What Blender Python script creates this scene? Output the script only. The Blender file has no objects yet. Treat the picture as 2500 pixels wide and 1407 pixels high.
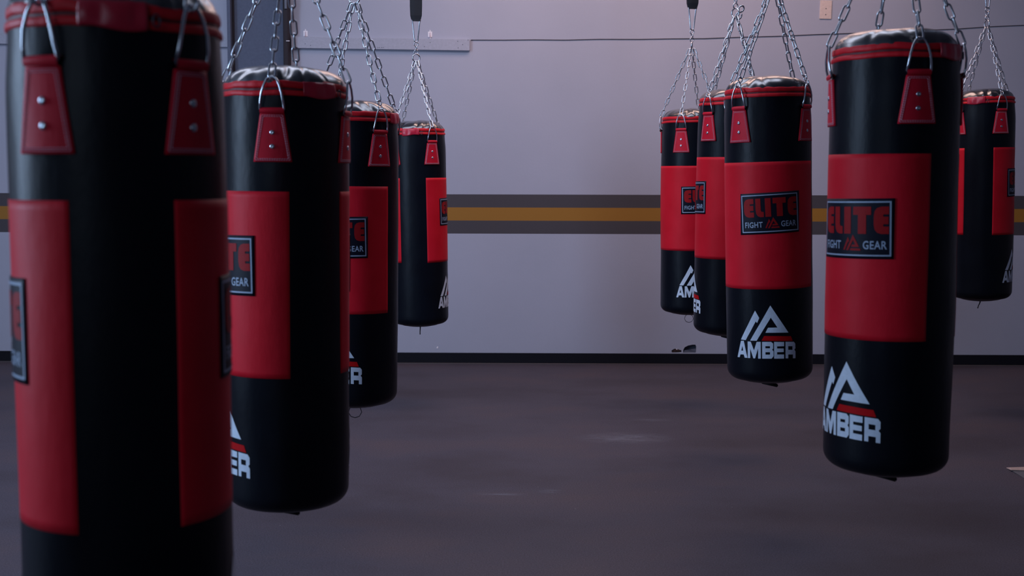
import bpy, bmesh, math, random
from mathutils import Vector, Matrix, noise

# ------------------------------------------------------------------ camera
F = 3000.0                      # focal length in pixels of a 2500 px wide frame
CX, CY = 1250.0, 703.5
HCAM = 1.45
YAW, PITCH, ROLL = math.radians(0.6), math.radians(5.3), math.radians(0.15)
col = bpy.context.scene.collection
sc = bpy.context.scene
cd = bpy.data.cameras.new('camera')
cd.sensor_width = 36.0
cd.lens = 36.0 * F / 2500.0
cam = bpy.data.objects.new('camera', cd)
col.objects.link(cam)
CAM_M = (Matrix.Translation((0, 0, HCAM)) @ Matrix.Rotation(YAW, 4, 'Z') @
         Matrix.Rotation(math.pi / 2 - PITCH, 4, 'X') @ Matrix.Rotation(ROLL, 4, 'Z'))
cam.matrix_world = CAM_M
cd.dof.use_dof = True
cd.dof.focus_distance = 6.3
cd.dof.aperture_fstop = 4.6
cd.clip_end = 60
sc.camera = cam

# ------------------------------------------------------------------ world, lights, exposure
w = bpy.data.worlds.new('world')
sc.world = w
w.use_nodes = True
w.node_tree.nodes['Background'].inputs[0].default_value = (0.55, 0.6, 0.9, 1)
w.node_tree.nodes['Background'].inputs[1].default_value = 0.03
sc.view_settings.view_transform = 'Standard'
sc.view_settings.look = 'None'
sc.view_settings.gamma = 1.0
sc.view_settings.use_curve_mapping = False
sc.view_settings.exposure = 0.0
sc.cycles.max_bounces = 6


def area(name, loc, target, sx, sy, power, colr, spread=math.pi):
    ld = bpy.data.lights.new(name, 'AREA')
    ld.shape = 'RECTANGLE'
    ld.size, ld.size_y = sx, sy
    ld.energy = power
    ld.color = colr
    ld.spread = spread
    o = bpy.data.objects.new(name, ld)
    col.objects.link(o)
    o.location = loc
    o.rotation_euler = (Vector(target) - Vector(loc)).to_track_quat('-Z', 'Y').to_euler()
    return o


area('daylight_side_window', (-5.35, 2.8, 2.1), (0, 4.2, 1.5), 1.5, 2.4, 195, (0.50, 0.69, 1.0))
area('front_fill', (-3.0, -2.7, 2.5), (-1.0, 8, 1.2), 2.4, 1.6, 26, (0.58, 0.74, 1.0))  # unseen fill behind the camera, added to brighten the bag fronts
area('ceiling_panel_far', (0.9, 7.9, 4.08), (0.9, 8.5, 0), 3.2, 1.0, 58, (1.0, 0.66, 0.58))
area('ceiling_panel_mid', (-1.3, 6.1, 4.1), (-1.2, 7.4, 0), 6.2, 2.4, 175, (0.74, 0.79, 1.0))

# ------------------------------------------------------------------ helpers


def unproject(px, py, d):
    """point seen at a pixel at horizontal distance d in front of the camera"""
    v = CAM_M.to_3x3() @ Vector(((px - CX) / F, (CY - py) / F, -1.0))
    fh = Vector((-math.sin(YAW), math.cos(YAW), 0))
    return Vector((0, 0, HCAM)) + v * (d / v.dot(fh))


WALL_Y = 9.35


def on_wall(px, py, y=WALL_Y):
    v = CAM_M.to_3x3() @ Vector(((px - CX) / F, (CY - py) / F, -1.0))
    return Vector((0, 0, HCAM)) + v * (y / v.y)


def on_floor(px, py, z=0.0):
    v = CAM_M.to_3x3() @ Vector(((px - CX) / F, (CY - py) / F, -1.0))
    return Vector((0, 0, HCAM)) + v * ((z - HCAM) / v.z)


def srgb(r, g, b):
    f = lambda c: (c / 255 / 12.92) if c / 255 <= 0.04045 else ((c / 255 + 0.055) / 1.055) ** 2.4
    return (f(r), f(g), f(b), 1)


def link(name, me, mat=None, parent=None, smooth=False):
    o = bpy.data.objects.new(name, me)
    col.objects.link(o)
    if mat is not None and not me.materials:
        me.materials.append(mat)
    if parent is not None:
        o.parent = parent
    if smooth:
        for p in me.polygons:
            p.use_smooth = True
    return o


def from_bm(name, bm, mat=None, parent=None, smooth=False):
    me = bpy.data.meshes.new(name)
    bm.to_mesh(me)
    bm.free()
    return link(name, me, mat, parent, smooth)


def tag(o, label=None, cat=None, group=None, kind=None):
    if label: o['label'] = label
    if cat: o['category'] = cat
    if group: o['group'] = group
    if kind: o['kind'] = kind
    return o


def empty(name, loc=(0, 0, 0), parent=None):
    o = bpy.data.objects.new(name, None)
    col.objects.link(o)
    o.empty_display_size = 0.05
    o.location = loc
    if parent is not None:
        o.parent = parent
    return o


def add_box(bm, c, s, rot=None):
    m = Matrix.Translation(c)
    if rot is not None:
        m = m @ rot
    m = m @ Matrix.Diagonal((s[0], s[1], s[2], 1))
    return bmesh.ops.create_cube(bm, size=1.0, matrix=m)['verts']


def bevelled_box(name, c, s, mat, parent=None, bev=0.003, rot=None):
    bm = bmesh.new()
    add_box(bm, c, s, rot)
    if bev:
        bmesh.ops.bevel(bm, geom=list(bm.edges), offset=bev, segments=2, affect='EDGES', profile=0.6)
    return from_bm(name, bm, mat, parent)


def tube(bm, pts, r, seg=8, closed=False):
    """round wire through the points"""
    pts = [Vector(p) for p in pts]
    n = len(pts)
    rings = []
    prev = None
    for i, p in enumerate(pts):
        a = pts[(i - 1) % n] if (closed or i > 0) else p
        b = pts[(i + 1) % n] if (closed or i < n - 1) else p
        t = (b - a).normalized()
        if prev is None:
            ref = Vector((0, 0, 1)) if abs(t.z) < 0.9 else Vector((1, 0, 0))
            u = t.cross(ref).normalized()
        else:
            u = (prev - t * prev.dot(t)).normalized()
        prev = u
        v = t.cross(u)
        rr = r[i] if isinstance(r, (list, tuple)) else r
        rings.append([bm.verts.new(p + u * math.cos(2 * math.pi * k / seg) * rr + v * math.sin(2 * math.pi * k / seg) * rr) for k in range(seg)])
    m = n if closed else n - 1
    for i in range(m):
        A, B = rings[i], rings[(i + 1) % n]
        off = 0
        if closed and i == n - 1:      # match the seam
            off = min(range(seg), key=lambda q: (A[0].co - B[q].co).length)
        for k in range(seg):
            bm.faces.new((A[k], A[(k + 1) % seg], B[(k + 1 + off) % seg], B[(k + off) % seg]))
    if not closed:
        bm.faces.new(rings[0][::-1])
        bm.faces.new(rings[-1])
    bmesh.ops.recalc_face_normals(bm, faces=list(bm.faces))


# ------------------------------------------------------------------ materials
def mat_new(name):
    m = bpy.data.materials.new(name)
    m.use_nodes = True
    return m, m.node_tree.nodes, m.node_tree.links, m.node_tree.nodes['Principled BSDF']


def noise_node(N, L, scale, detail=4, rough=0.55, coord='Object', stretch=None):
    tc = N.new('ShaderNodeTexCoord')
    nz = N.new('ShaderNodeTexNoise')
    nz.inputs['Scale'].default_value = scale
    nz.inputs['Detail'].default_value = detail
    nz.inputs['Roughness'].default_value = rough
    src = tc.outputs[coord]
    if stretch:
        mp = N.new('ShaderNodeMapping')
        mp.inputs['Scale'].default_value = stretch
        L.new(src, mp.inputs[0])
        src = mp.outputs[0]
    L.new(src, nz.inputs['Vector'])
    return nz


def ramp(N, L, fac, stops):
    r = N.new('ShaderNodeValToRGB')
    L.new(fac, r.inputs[0])
    while len(r.color_ramp.elements) < len(stops):
        r.color_ramp.elements.new(0.5)
    for e, (p, c) in zip(r.color_ramp.elements, stops):
        e.position = p
        e.color = c
    return r


def bump(N, L, B, h, strength, dist):
    b = N.new('ShaderNodeBump')
    b.inputs['Strength'].default_value = strength
    b.inputs['Distance'].default_value = dist
    L.new(h, b.inputs['Height'])
    L.new(b.outputs[0], B.inputs['Normal'])


def leather(name, c1, c2, rough, spec=0.5, grain=0.25, coat=0.0):
    m, N, L, B = mat_new(name)
    a = noise_node(N, L, 7, 5)
    r = ramp(N, L, a.outputs[0], [(0.35, c1), (0.7, c2)])
    L.new(r.outputs[0], B.inputs['Base Color'])
    g = noise_node(N, L, 420, 3)
    big = noise_node(N, L, 22, 3, stretch=(1, 1, 0.45))
    ad = N.new('ShaderNodeMath')
    ad.operation = 'MULTIPLY_ADD'
    L.new(big.outputs[0], ad.inputs[0])
    ad.inputs[1].default_value = 5.0
    L.new(g.outputs[0], ad.inputs[2])
    bump(N, L, B, ad.outputs[0], grain, 0.0008)
    B.inputs['Roughness'].default_value = rough
    B.inputs['Specular IOR Level'].default_value = spec
    if coat:
        B.inputs['Coat Weight'].default_value = coat
        B.inputs['Coat Roughness'].default_value = 0.24
        B.inputs['Coat IOR'].default_value = 1.75
    return m


def plain(name, c, rough=0.5, metal=0.0, spec=0.5):
    m, N, L, B = mat_new(name)
    a = noise_node(N, L, 60, 3)
    r = ramp(N, L, a.outputs[0], [(0.3, tuple(x * 0.88 for x in c[:3]) + (1,)), (0.7, c)])
    L.new(r.outputs[0], B.inputs['Base Color'])
    B.inputs['Roughness'].default_value = rough
    B.inputs['Metallic'].default_value = metal
    B.inputs['Specular IOR Level'].default_value = spec
    return m


M_BLACK = leather('black_vinyl', (0.003, 0.0042, 0.008, 1), (0.004, 0.006, 0.011, 1), 0.36, 0.15, 0.35)
M_CAP = leather('black_glossy_vinyl', (0.006, 0.007, 0.011, 1), (0.010, 0.011, 0.016, 1), 0.28, 1.0, 0.2, coat=1.0)
M_RED = leather('red_leather', (0.64, 0.007, 0.020, 1), (0.72, 0.011, 0.028, 1), 0.5, 0.16, 0.35)
M_STRAP = leather('red_strap_leather', (0.60, 0.009, 0.028, 1), (0.70, 0.013, 0.038, 1), 0.5, 0.18, 0.35)
M_BAND = leather('red_zip_tape', (0.66, 0.008, 0.018, 1), (0.75, 0.013, 0.026, 1), 0.5, 0.3, 0.5)
M_GROOVE = plain('dark_red_zip_teeth', (0.13, 0.004, 0.009, 1), 0.6)
M_FLAP = leather('shiny_red_flap', (0.50, 0.010, 0.035, 1), (0.58, 0.014, 0.045, 1), 0.3, 0.6, 0.6)
M_BADGE = plain('badge_black_rubber', (0.005, 0.007, 0.018, 1), 0.5, spec=0.15)
M_BADGE_LINE = plain('badge_pale_print', (0.36, 0.45, 0.60, 1), 0.5)
M_BADGE_RED = plain('badge_red_print', (0.36, 0.008, 0.012, 1), 0.55, spec=0.15)
M_WHITE = plain('white_print', (0.72, 0.82, 0.95, 1), 0.45)
M_REDPRINT = plain('red_print', (0.55, 0.005, 0.008, 1), 0.55, spec=0.1)
M_THREAD = plain('pale_thread', (0.70, 0.42, 0.52, 1), 0.7)
M_STEEL = plain('zinc_steel', (0.62, 0.65, 0.70, 1), 0.24, 1.0)
M_RING = plain('ring_steel', (0.60, 0.64, 0.70, 1), 0.2, 1.0)
M_DARKSTEEL = plain('dark_bolt_steel', (0.10, 0.10, 0.12, 1), 0.4, 0.8)
M_WEB = plain('black_webbing', (0.006, 0.008, 0.014, 1), 0.7)
M_CORD = plain('black_cord', (0.01, 0.01, 0.012, 1), 0.7)
M_BEAM = plain('grey_beam_paint', srgb(70, 72, 84), 0.55)


def wall_material():
    m, N, L, B = mat_new('wall_paint')
    geo = N.new('ShaderNodeNewGeometry')
    sep = N.new('ShaderNodeSeparateXYZ')
    L.new(geo.outputs['Position'], sep.inputs[0])
    z = lambda y: on_wall(1250, y).z
    zt, z1, z2, zb = z(475), z(507), z(539), z(571)
    top = 4.2

    def stripe(lo, hi):
        a = N.new('ShaderNodeMath'); a.operation = 'GREATER_THAN'; a.inputs[1].default_value = lo
        b = N.new('ShaderNodeMath'); b.operation = 'LESS_THAN'; b.inputs[1].default_value = hi
        c = N.new('ShaderNodeMath'); c.operation = 'MULTIPLY'
        L.new(sep.outputs[2], a.inputs[0]); L.new(sep.outputs[2], b.inputs[0])
        L.new(a.outputs[0], c.inputs[0]); L.new(b.outputs[0], c.inputs[1])
        return c.outputs[0]
    a = noise_node(N, L, 1.3, 5)
    base = ramp(N, L, a.outputs[0], [(0.3, (0.40, 0.415, 0.50, 1)), (0.7, (0.435, 0.445, 0.535, 1))])
    # small dark pinholes and pale chips
    vo = N.new('ShaderNodeTexVoronoi')
    vo.inputs['Scale'].default_value = 1.1
    tc = N.new('ShaderNodeTexCoord')
    L.new(tc.outputs['Object'], vo.inputs['Vector'])
    lt = N.new('ShaderNodeMath'); lt.operation = 'LESS_THAN'; lt.inputs[1].default_value = 0.0075
    L.new(vo.outputs['Distance'], lt.inputs[0])

    def mix(fac, c1, c2):
        mx = N.new('ShaderNodeMix'); mx.data_type = 'RGBA'
        L.new(fac, mx.inputs[0])
        if isinstance(c1, tuple): mx.inputs[6].default_value = c1
        else: L.new(c1, mx.inputs[6])
        if isinstance(c2, tuple): mx.inputs[7].default_value = c2
        else: L.new(c2, mx.inputs[7])
        return mx.outputs[2]
    c = mix(lt.outputs[0], base.outputs[0], (0.09, 0.09, 0.11, 1))
    c = mix(stripe(zb, zt), c, (0.070, 0.062, 0.070, 1))
    c = mix(stripe(z2, z1), c, (0.34, 0.155, 0.024, 1))
    L.new(c, B.inputs['Base Color'])
    B.inputs['Roughness'].default_value = 0.62
    B.inputs['Specular IOR Level'].default_value = 0.3
    g = noise_node(N, L, 60, 4)
    bump(N, L, B, g.outputs[0], 0.25, 0.002)
    return m


def floor_material():
    m, N, L, B = mat_new('rubber_floor')
    a = noise_node(N, L, 0.9, 6, 0.6, stretch=(1, 1.6, 1))
    base = ramp(N, L, a.outputs[0], [(0.32, (0.050, 0.041, 0.050, 1)), (0.5, (0.064, 0.056, 0.070, 1)), (0.68, (0.080, 0.061, 0.068, 1))])
    f = noise_node(N, L, 160, 3, 0.7)
    fr = ramp(N, L, f.outputs[0], [(0.35, (0.6, 0.6, 0.62, 1)), (0.65, (1.42, 1.36, 1.45, 1))])
    mul = N.new('ShaderNodeMix'); mul.data_type = 'RGBA'; mul.blend_type = 'MULTIPLY'
    mul.inputs[0].default_value = 1.0
    L.new(base.outputs[0], mul.inputs[6]); L.new(fr.outputs[0], mul.inputs[7])
    # pale crumbs
    vo = N.new('ShaderNodeTexVoronoi')
    vo.inputs['Scale'].default_value = 13
    tc = N.new('ShaderNodeTexCoord')
    L.new(tc.outputs['Object'], vo.inputs['Vector'])
    lt = N.new('ShaderNodeMath'); lt.operation = 'LESS_THAN'; lt.inputs[1].default_value = 0.03
    L.new(vo.outputs['Distance'], lt.inputs[0])
    sep = N.new('ShaderNodeSeparateColor')
    L.new(vo.outputs['Color'], sep.inputs[0])
    gt = N.new('ShaderNodeMath'); gt.operation = 'GREATER_THAN'; gt.inputs[1].default_value = 0.80
    L.new(sep.outputs[0], gt.inputs[0])
    an = N.new('ShaderNodeMath'); an.operation = 'MULTIPLY'
    L.new(lt.outputs[0], an.inputs[0]); L.new(gt.outputs[0], an.inputs[1])
    mx = N.new('ShaderNodeMix'); mx.data_type = 'RGBA'
    L.new(an.outputs[0], mx.inputs[0]); L.new(mul.outputs[2], mx.inputs[6])
    mx.inputs[7].default_value = (0.26, 0.25, 0.27, 1)
    # worn, chalky scuffs
    last = mx.outputs[2]
    for px, py, sx, sy, amt in [(1525, 1070, 0.30, 0.16, 1.0), (1590, 1026, 0.14, 0.06, 0.6), (1222, 1207, 0.14, 0.03, 0.8), (1345, 1200, 0.07, 0.05, 0.6)]:
        p = on_floor(px, py)
        mp = N.new('ShaderNodeMapping')
        mp.inputs['Location'].default_value = (-p.x / sx, -p.y / sy, 0)
        mp.inputs['Scale'].default_value = (1 / sx, 1 / sy, 0)
        L.new(tc.outputs['Object'], mp.inputs[0])
        ln = N.new('ShaderNodeVectorMath'); ln.operation = 'LENGTH'
        L.new(mp.outputs[0], ln.inputs[0])
        mr = N.new('ShaderNodeMapRange')
        mr.inputs[1].default_value = 1.0; mr.inputs[2].default_value = 0.0
        mr.inputs[3].default_value = 0.0; mr.inputs[4].default_value = amt
        L.new(ln.outputs['Value'], mr.inputs[0])
        nn = noise_node(N, L, 18, 5, 0.7, stretch=(0.5, 3, 1))
        nr = ramp(N, L, nn.outputs[0], [(0.42, (0, 0, 0, 1)), (0.68, (1, 1, 1, 1))])
        mm = N.new('ShaderNodeMath'); mm.operation = 'MULTIPLY'
        L.new(mr.outputs[0], mm.inputs[0]); L.new(nr.outputs[0], mm.inputs[1])
        m2 = N.new('ShaderNodeMix'); m2.data_type = 'RGBA'
        L.new(mm.outputs[0], m2.inputs[0]); L.new(last, m2.inputs[6])
        m2.inputs[7].default_value = (0.20, 0.21, 0.25, 1)
        last = m2.outputs[2]
    L.new(last, B.inputs['Base Color'])
    B.inputs['Roughness'].default_value = 0.62
    B.inputs['Specular IOR Level'].default_value = 0.35
    bump(N, L, B, f.outputs[0], 0.4, 0.002)
    return m


M_WALL = wall_material()
M_FLOOR = floor_material()
M_PLAINWALL = plain('side_wall_paint', (0.30, 0.29, 0.34, 1), 0.7)
M_CEIL = plain('ceiling_paint', (0.35, 0.34, 0.38, 1), 0.8)
M_BASE = plain('black_baseboard', (0.0085, 0.009, 0.014, 1), 0.6, spec=0.15)
M_FLOORTRIM = plain('floor_edge_trim', (0.085, 0.072, 0.08, 1), 0.6)
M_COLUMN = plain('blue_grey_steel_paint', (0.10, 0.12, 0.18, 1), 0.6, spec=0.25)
M_COLUMN_D = plain('column_dark_brown_grey', (0.030, 0.024, 0.030, 1), 0.6, spec=0.2)  # darker brown-grey for the right flange and the lips
M_BOARD = plain('board_paint', (0.42, 0.43, 0.515, 1), 0.6)
M_PLATE = plain('cream_plastic', (0.78, 0.62, 0.56, 1), 0.4)
M_HOOK = plain('white_plastic', (0.95, 0.90, 0.94, 1), 0.35)
M_CAVITY = plain('cavity_grey', (0.10, 0.12, 0.17, 1), 0.8)
M_RUST = plain('brown_debris', (0.05, 0.02, 0.018, 1), 0.7)
M_CABLE = plain('thin_cable', (0.07, 0.06, 0.075, 1), 0.6)
M_CARD = plain('beige_card', (0.50, 0.36, 0.31, 1), 0.7)
M_CARDGREY = plain('grey_card', (0.12, 0.115, 0.125, 1), 0.7)

# ------------------------------------------------------------------ 2D outlines


def fill2d(loops):
    """flat filled shape (x, y) with holes, as a bmesh in the XY plane"""
    cu = bpy.data.curves.new('outline', 'CURVE')
    cu.dimensions = '2D'
    cu.fill_mode = 'BOTH'
    for lp in loops:
        s = cu.splines.new('POLY')
        s.points.add(len(lp) - 1)
        for p, q in zip(s.points, lp):
            p.co = (q[0], q[1], 0, 1)
        s.use_cyclic_u = True
    o = bpy.data.objects.new('outline', cu)
    col.objects.link(o)
    dg = bpy.context.evaluated_depsgraph_get()
    me = bpy.data.meshes.new_from_object(o.evaluated_get(dg))
    bm = bmesh.new()
    bm.from_mesh(me)
    bpy.data.objects.remove(o)
    bpy.data.curves.remove(cu)
    bpy.data.meshes.remove(me)
    return bm


def text2d(body, x0, y0, x1, y1, bold):
    cu = bpy.data.curves.new('lettering', 'FONT')
    cu.body = body
    cu.size = 1.0
    cu.offset = bold
    cu.space_character = 1.08
    cu.resolution_u = 3
    o = bpy.data.objects.new('lettering', cu)
    col.objects.link(o)
    dg = bpy.context.evaluated_depsgraph_get()
    me = bpy.data.meshes.new_from_object(o.evaluated_get(dg))
    bm = bmesh.new()
    bm.from_mesh(me)
    bpy.data.objects.remove(o)
    bpy.data.curves.remove(cu)
    bpy.data.meshes.remove(me)
    xs = [v.co.x for v in bm.verts]
    ys = [v.co.y for v in bm.verts]
    for v in bm.verts:
        v.co.x = x0 + (v.co.x - min(xs)) / (max(xs) - min(xs)) * (x1 - x0)
        v.co.y = y0 + (v.co.y - min(ys)) / (max(ys) - min(ys)) * (y1 - y0)
        v.co.z = 0
    return bm


def slice_grid(bm, step=0.008):
    """cut a flat shape into strips so that it can follow a round surface"""
    xs = [v.co.x for v in bm.verts]
    ys = [v.co.y for v in bm.verts]
    for ax, lo, hi in ((0, min(xs), max(xs)), (1, min(ys), max(ys))):
        st = step if ax == 0 else step * 2.2
        k = math.ceil(lo / st)
        while k * st < hi:
            co = Vector((0, 0, 0)); co[ax] = k * st
            no = Vector((0, 0, 0)); no[ax] = 1
            bmesh.ops.bisect_plane(bm, geom=list(bm.verts) + list(bm.edges) + list(bm.faces), plane_co=co, plane_no=no)
            k += 1
    return bm


def bm_mesh(bm, name):
    me = bpy.data.meshes.new(name)
    bm.to_mesh(me)
    bm.free()
    return me


def join_bms(bms):
    out = bmesh.new()
    for b in bms:
        me = bm_mesh(b, 'tmp')
        out.from_mesh(me)
        bpy.data.meshes.remove(me)
    return out


R = 0.178
PANEL_TOP, PANEL_BOT, SEAM = 0.933, 0.413, 1.198
BW, BH = 0.248, 0.168

# badge shapes (metres, centred)


def U(u, v):
    return ((u - 0.5) * BW, (0.5 - v) * BH)


def glyph(pts, u0, v0, u1, v1):
    return [U(u0 + (u1 - u0) * x, v1 + (v0 - v1) * y) for x, y in pts]


GE = [(1, 1), (0.5, 1), (0.22, 0.95), (0.06, 0.84), (0, 0.66), (0, 0.34), (0.06, 0.16), (0.22, 0.05), (0.5, 0), (1, 0), (1, 0.27), (0.66, 0.27), (0.6, 0.315), (0.66, 0.36), (0.97, 0.36), (0.97, 0.63), (0.66, 0.63), (0.6, 0.675), (0.66, 0.72), (1, 0.72)]
GL = [(0, 1), (0.68, 1), (0.68, 0.36), (0.75, 0.29), (1.05, 0.27), (1.05, 0), (0.6, 0), (0.28, 0.05), (0.07, 0.18), (0, 0.38)]
GI = [(0, 1), (1, 1), (1, 0), (0, 0)]
GT = [(0, 1), (1, 1), (1, 0.7), (0.74, 0.7), (0.74, 0), (0.28, 0), (0.28, 0.7), (0, 0.7)]
WORD = [glyph(GE, .075, .135, .245, .585), glyph(GL, .275, .135, .395, .585), glyph(GI, .425, .135, .515, .585),
        glyph(GT, .545, .135, .755, .585), glyph(GE, .785, .135, .945, .585)]
FRAME_OUT = [U(.03, .045), U(.97, .045), U(.97, .955), U(.03, .955)]
FRAME_IN = [U(.047, .07), U(.953, .07), U(.953, .93), U(.047, .93)]

# the mountain emblem and the five letters, read off the photograph and unrolled from the drum


def unroll(px, py):
    s = max(-0.985, min(0.985, (px - 1878.5) / 104.5))
    phi = math.asin(s)
    h = (py - 425.0) * (5.18 - R * math.cos(phi)) / F
    return (R * (phi + 0.07), -(h - 0.655))


def Z(pts):
    return [unroll(1780 + x / 8.276, 730 + y / 8.276) for x, y in pts]


PEAK_S = [(520, 262), (560, 340), (598, 415), (557, 518), (532, 483), (430, 685), (335, 868), (243, 855), (380, 560)]
PEAK_L = [(812, 160), (985, 440), (1157, 716), (930, 717), (715, 718), (765, 615), (945, 612), (820, 408), (690, 630), (545, 882), (420, 878), (620, 515)]
BAR = [(690, 785), (950, 787), (1205, 790), (1238, 886), (940, 886), (638, 880)]
LET = [
    [[(243, 882), (297, 882), (362, 1235), (310, 1232), (292, 1165), (228, 1163), (212, 1222), (172, 1215)], [(268, 985), (284, 1085), (245, 1085)]],
    [[(372, 895), (430, 900), (492, 1080), (545, 905), (622, 905), (622, 1250), (570, 1250), (570, 1040), (512, 1245), (478, 1245), (418, 1040), (418, 1238), (370, 1238)]],
    [[(648, 905), (820, 905), (860, 940), (860, 1040), (842, 1068), (866, 1100), (866, 1200), (830, 1250), (648, 1250)], [(712, 995), (800, 995), (800, 1038), (712, 1038)], [(712, 1118), (800, 1118), (800, 1168), (712, 1168)]],
    [[(878, 905), (1070, 908), (1070, 995), (935, 998), (935, 1040), (1062, 1042), (1062, 1115), (935, 1118), (935, 1165), (1068, 1165), (1068, 1250), (878, 1250)]],
    [[(1097, 905), (1260, 905), (1288, 945), (1288, 1040), (1268, 1068), (1290, 1100), (1290, 1243), (1240, 1243), (1240, 1165), (1150, 1165), (1150, 1245), (1097, 1245)], [(1150, 995), (1232, 995), (1232, 1070), (1150, 1070)]],
]
allp = [p for l in LET for lp in l for p in Z(lp)] + Z(PEAK_L)
lx0, lx1 = min(p[0] for p in allp), max(p[0] for p in allp)
ly1 = max(p[1] for p in allp)


def centre(pts):
    return [(x - (lx0 + lx1) / 2, y - ly1) for x, y in pts]


LOGO_WHITE = bm_mesh(slice_grid(join_bms([fill2d([centre(Z(lp)) for lp in l]) for l in LET] + [fill2d([centre(Z(PEAK_S))]), fill2d([centre(Z(PEAK_L))])])), 'logo_flat')
LOGO_BAR = bm_mesh(slice_grid(fill2d([centre(Z(BAR))])), 'logo_bar_flat')


def mini(pts):
    x0, x1, y0, y1 = 243, 1238, 160, 886
    return [U(.415 + (x - x0) / (x1 - x0) * .225, .60 + (y - y0) / (y1 - y0) * .265) for x, y in pts]


BADGE_WORD = bm_mesh(slice_grid(join_bms([fill2d([g]) for g in WORD])), 'badge_word_flat')
BADGE_FRAME = bm_mesh(slice_grid(fill2d([FRAME_OUT, FRAME_IN])), 'badge_frame_flat')
BADGE_EMBLEM = bm_mesh(slice_grid(join_bms([fill2d([mini(PEAK_S)]), fill2d([mini(PEAK_L)]), fill2d([mini(BAR)])])), 'badge_emblem_flat')
BADGE_FIGHT = bm_mesh(slice_grid(text2d('FIGHT', *U(.085, .84), *U(.375, .70), 0.016)), 'badge_fight_flat')
BADGE_GEAR = bm_mesh(slice_grid(text2d('GEAR', *U(.665, .84), *U(.925, .70), 0.016)), 'badge_gear_flat')

# ------------------------------------------------------------------ punching bag parts


def smooth01(x):
    x = max(0.0, min(1.0, x))
    return x * x * (3 - 2 * x)


class Body:
    def __init__(self, seed, squash=0.0):
        self.o = Vector((seed * 13.7, seed * 5.1, seed * 2.3))
        self.seed = seed

    def r(self, phi, z):
        """outer radius of the stuffed drum at angle phi and height z"""
        d = Vector((math.sin(phi), -math.cos(phi), 0))
        q = self.o + Vector((d.x * 0.9, d.y * 0.9, z * 2.2))
        n = noise.noise(q) * 0.0035 + noise.noise(q * 2.7) * 0.0010
        r = R + n * smooth01((SEAM - z) / 0.2 + 0.25)
        # slightly waisted under the seam, full at the bottom
        r -= 0.0045 * smooth01((z - (SEAM - 0.10)) / 0.10)
        r += 0.002 * math.sin(z * 2.4)
        # short gathers below the zip
        g = smooth01((z - (SEAM - 0.045)) / 0.045)
        if g > 0 and z <= SEAM + 1e-6:
            r += g * 0.0016 * noise.noise(self.o + Vector((d.x * 9, d.y * 9, z * 3)))
        return r

    def p(self, phi, z, off=0.0):
        r = self.r(phi, z) + off
        return Vector((r * math.sin(phi), -r * math.cos(phi), z))


def grid_surface(bm, nu, nv, fn, closed=True):
    rows = []
    for j in range(nv + 1):
        rows.append([bm.verts.new(fn(i / nu, j / nv)) for i in range(nu if closed else nu + 1)])
    n = nu
    for j in range(nv):
        for i in range(n):
            i2 = (i + 1) % nu if closed else i + 1
            bm.faces.new((rows[j][i], rows[j][i2], rows[j + 1][i2], rows[j + 1][i]))
    return rows


def body_shell(B, parent):
    bm = bmesh.new()
    NU = 128
    zs = []
    rb = 0.048
    prof = []                                 # (radius factor or inset, z)
    for k in range(9):                        # rounded lower corner
        a = math.pi / 2 * k / 8
        prof.append((-rb + rb * math.sin(a), 0.020 + rb * 0.95 - rb * 0.95 * math.cos(a)))
    z0 = prof[-1][1]
    nz = 62
    for k in range(1, nz + 1):
        prof.append((0.0, z0 + (SEAM - z0) * k / nz))
    rows = []
    for ins, z in prof:
        row = []
        for i in range(NU):
            phi = 2 * math.pi * i / NU
            p = B.p(phi, max(z, 0.05), ins)
            row.append(bm.verts.new((p.x, p.y, z)))
        rows.append(row)
    for a, b in zip(rows, rows[1:]):
        for i in range(NU):
            bm.faces.new((a[i], a[(i + 1) % NU], b[(i + 1) % NU], b[i]))
    # sagging bottom disc
    for f, dz in ((0.85, -0.0075), (0.6, -0.014), (0.3, -0.0185)):
        row = [bm.verts.new((rows[0][i].co.x * f / (1.0), rows[0][i].co.y * f, 0.020 + dz)) for i in range(NU)]
        prev = rows[0] if f == 0.85 else last
        for i in range(NU):
            bm.faces.new((row[i], row[(i + 1) % NU], prev[(i + 1) % NU], prev[i]))
        last = row
    c = bm.verts.new((0, 0, 0))
    for i in range(NU):
        bm.faces.new((c, last[(i + 1) % NU], last[i]))
    return from_bm('shell', bm, M_BLACK, parent, True)


def curved_patch(name, B, phi0, phi1, z0, z1, off, mat, parent, nu=None, nv=None, tilt=0.0):
    """leather panel lying on the drum, with a turned-in rim"""
    nu = nu or max(6, int((phi1 - phi0) / math.radians(3)))
    nv = nv or max(4, int((z1 - z0) / 0.016))
    bm = bmesh.new()

    def fn(u, v, o=off):
        phi = phi0 + (phi1 - phi0) * u
        z = z0 + (z1 - z0) * v + tilt * (u - 0.5)
        return B.p(phi, z, o)
    rows = grid_surface(bm, nu, nv, fn, closed=False)
    border = [(i, 0) for i in range(nu)] + [(nu, j) for j in range(nv)] + [(i, nv) for i in range(nu, 0, -1)] + [(0, j) for j in range(nv, 0, -1)]
    rim = [bm.verts.new(fn(i / nu, j / nv, -0.001)) for i, j in border]
    for k in range(len(border)):
        a, b = border[k], border[(k + 1) % len(border)]
        bm.faces.new((rows[b[1]][b[0]], rows[a[1]][a[0]], rim[k], rim[(k + 1) % len(border)]))
    bmesh.ops.recalc_face_normals(bm, faces=list(bm.faces))
    return from_bm(name, bm, mat, parent, True)


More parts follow.
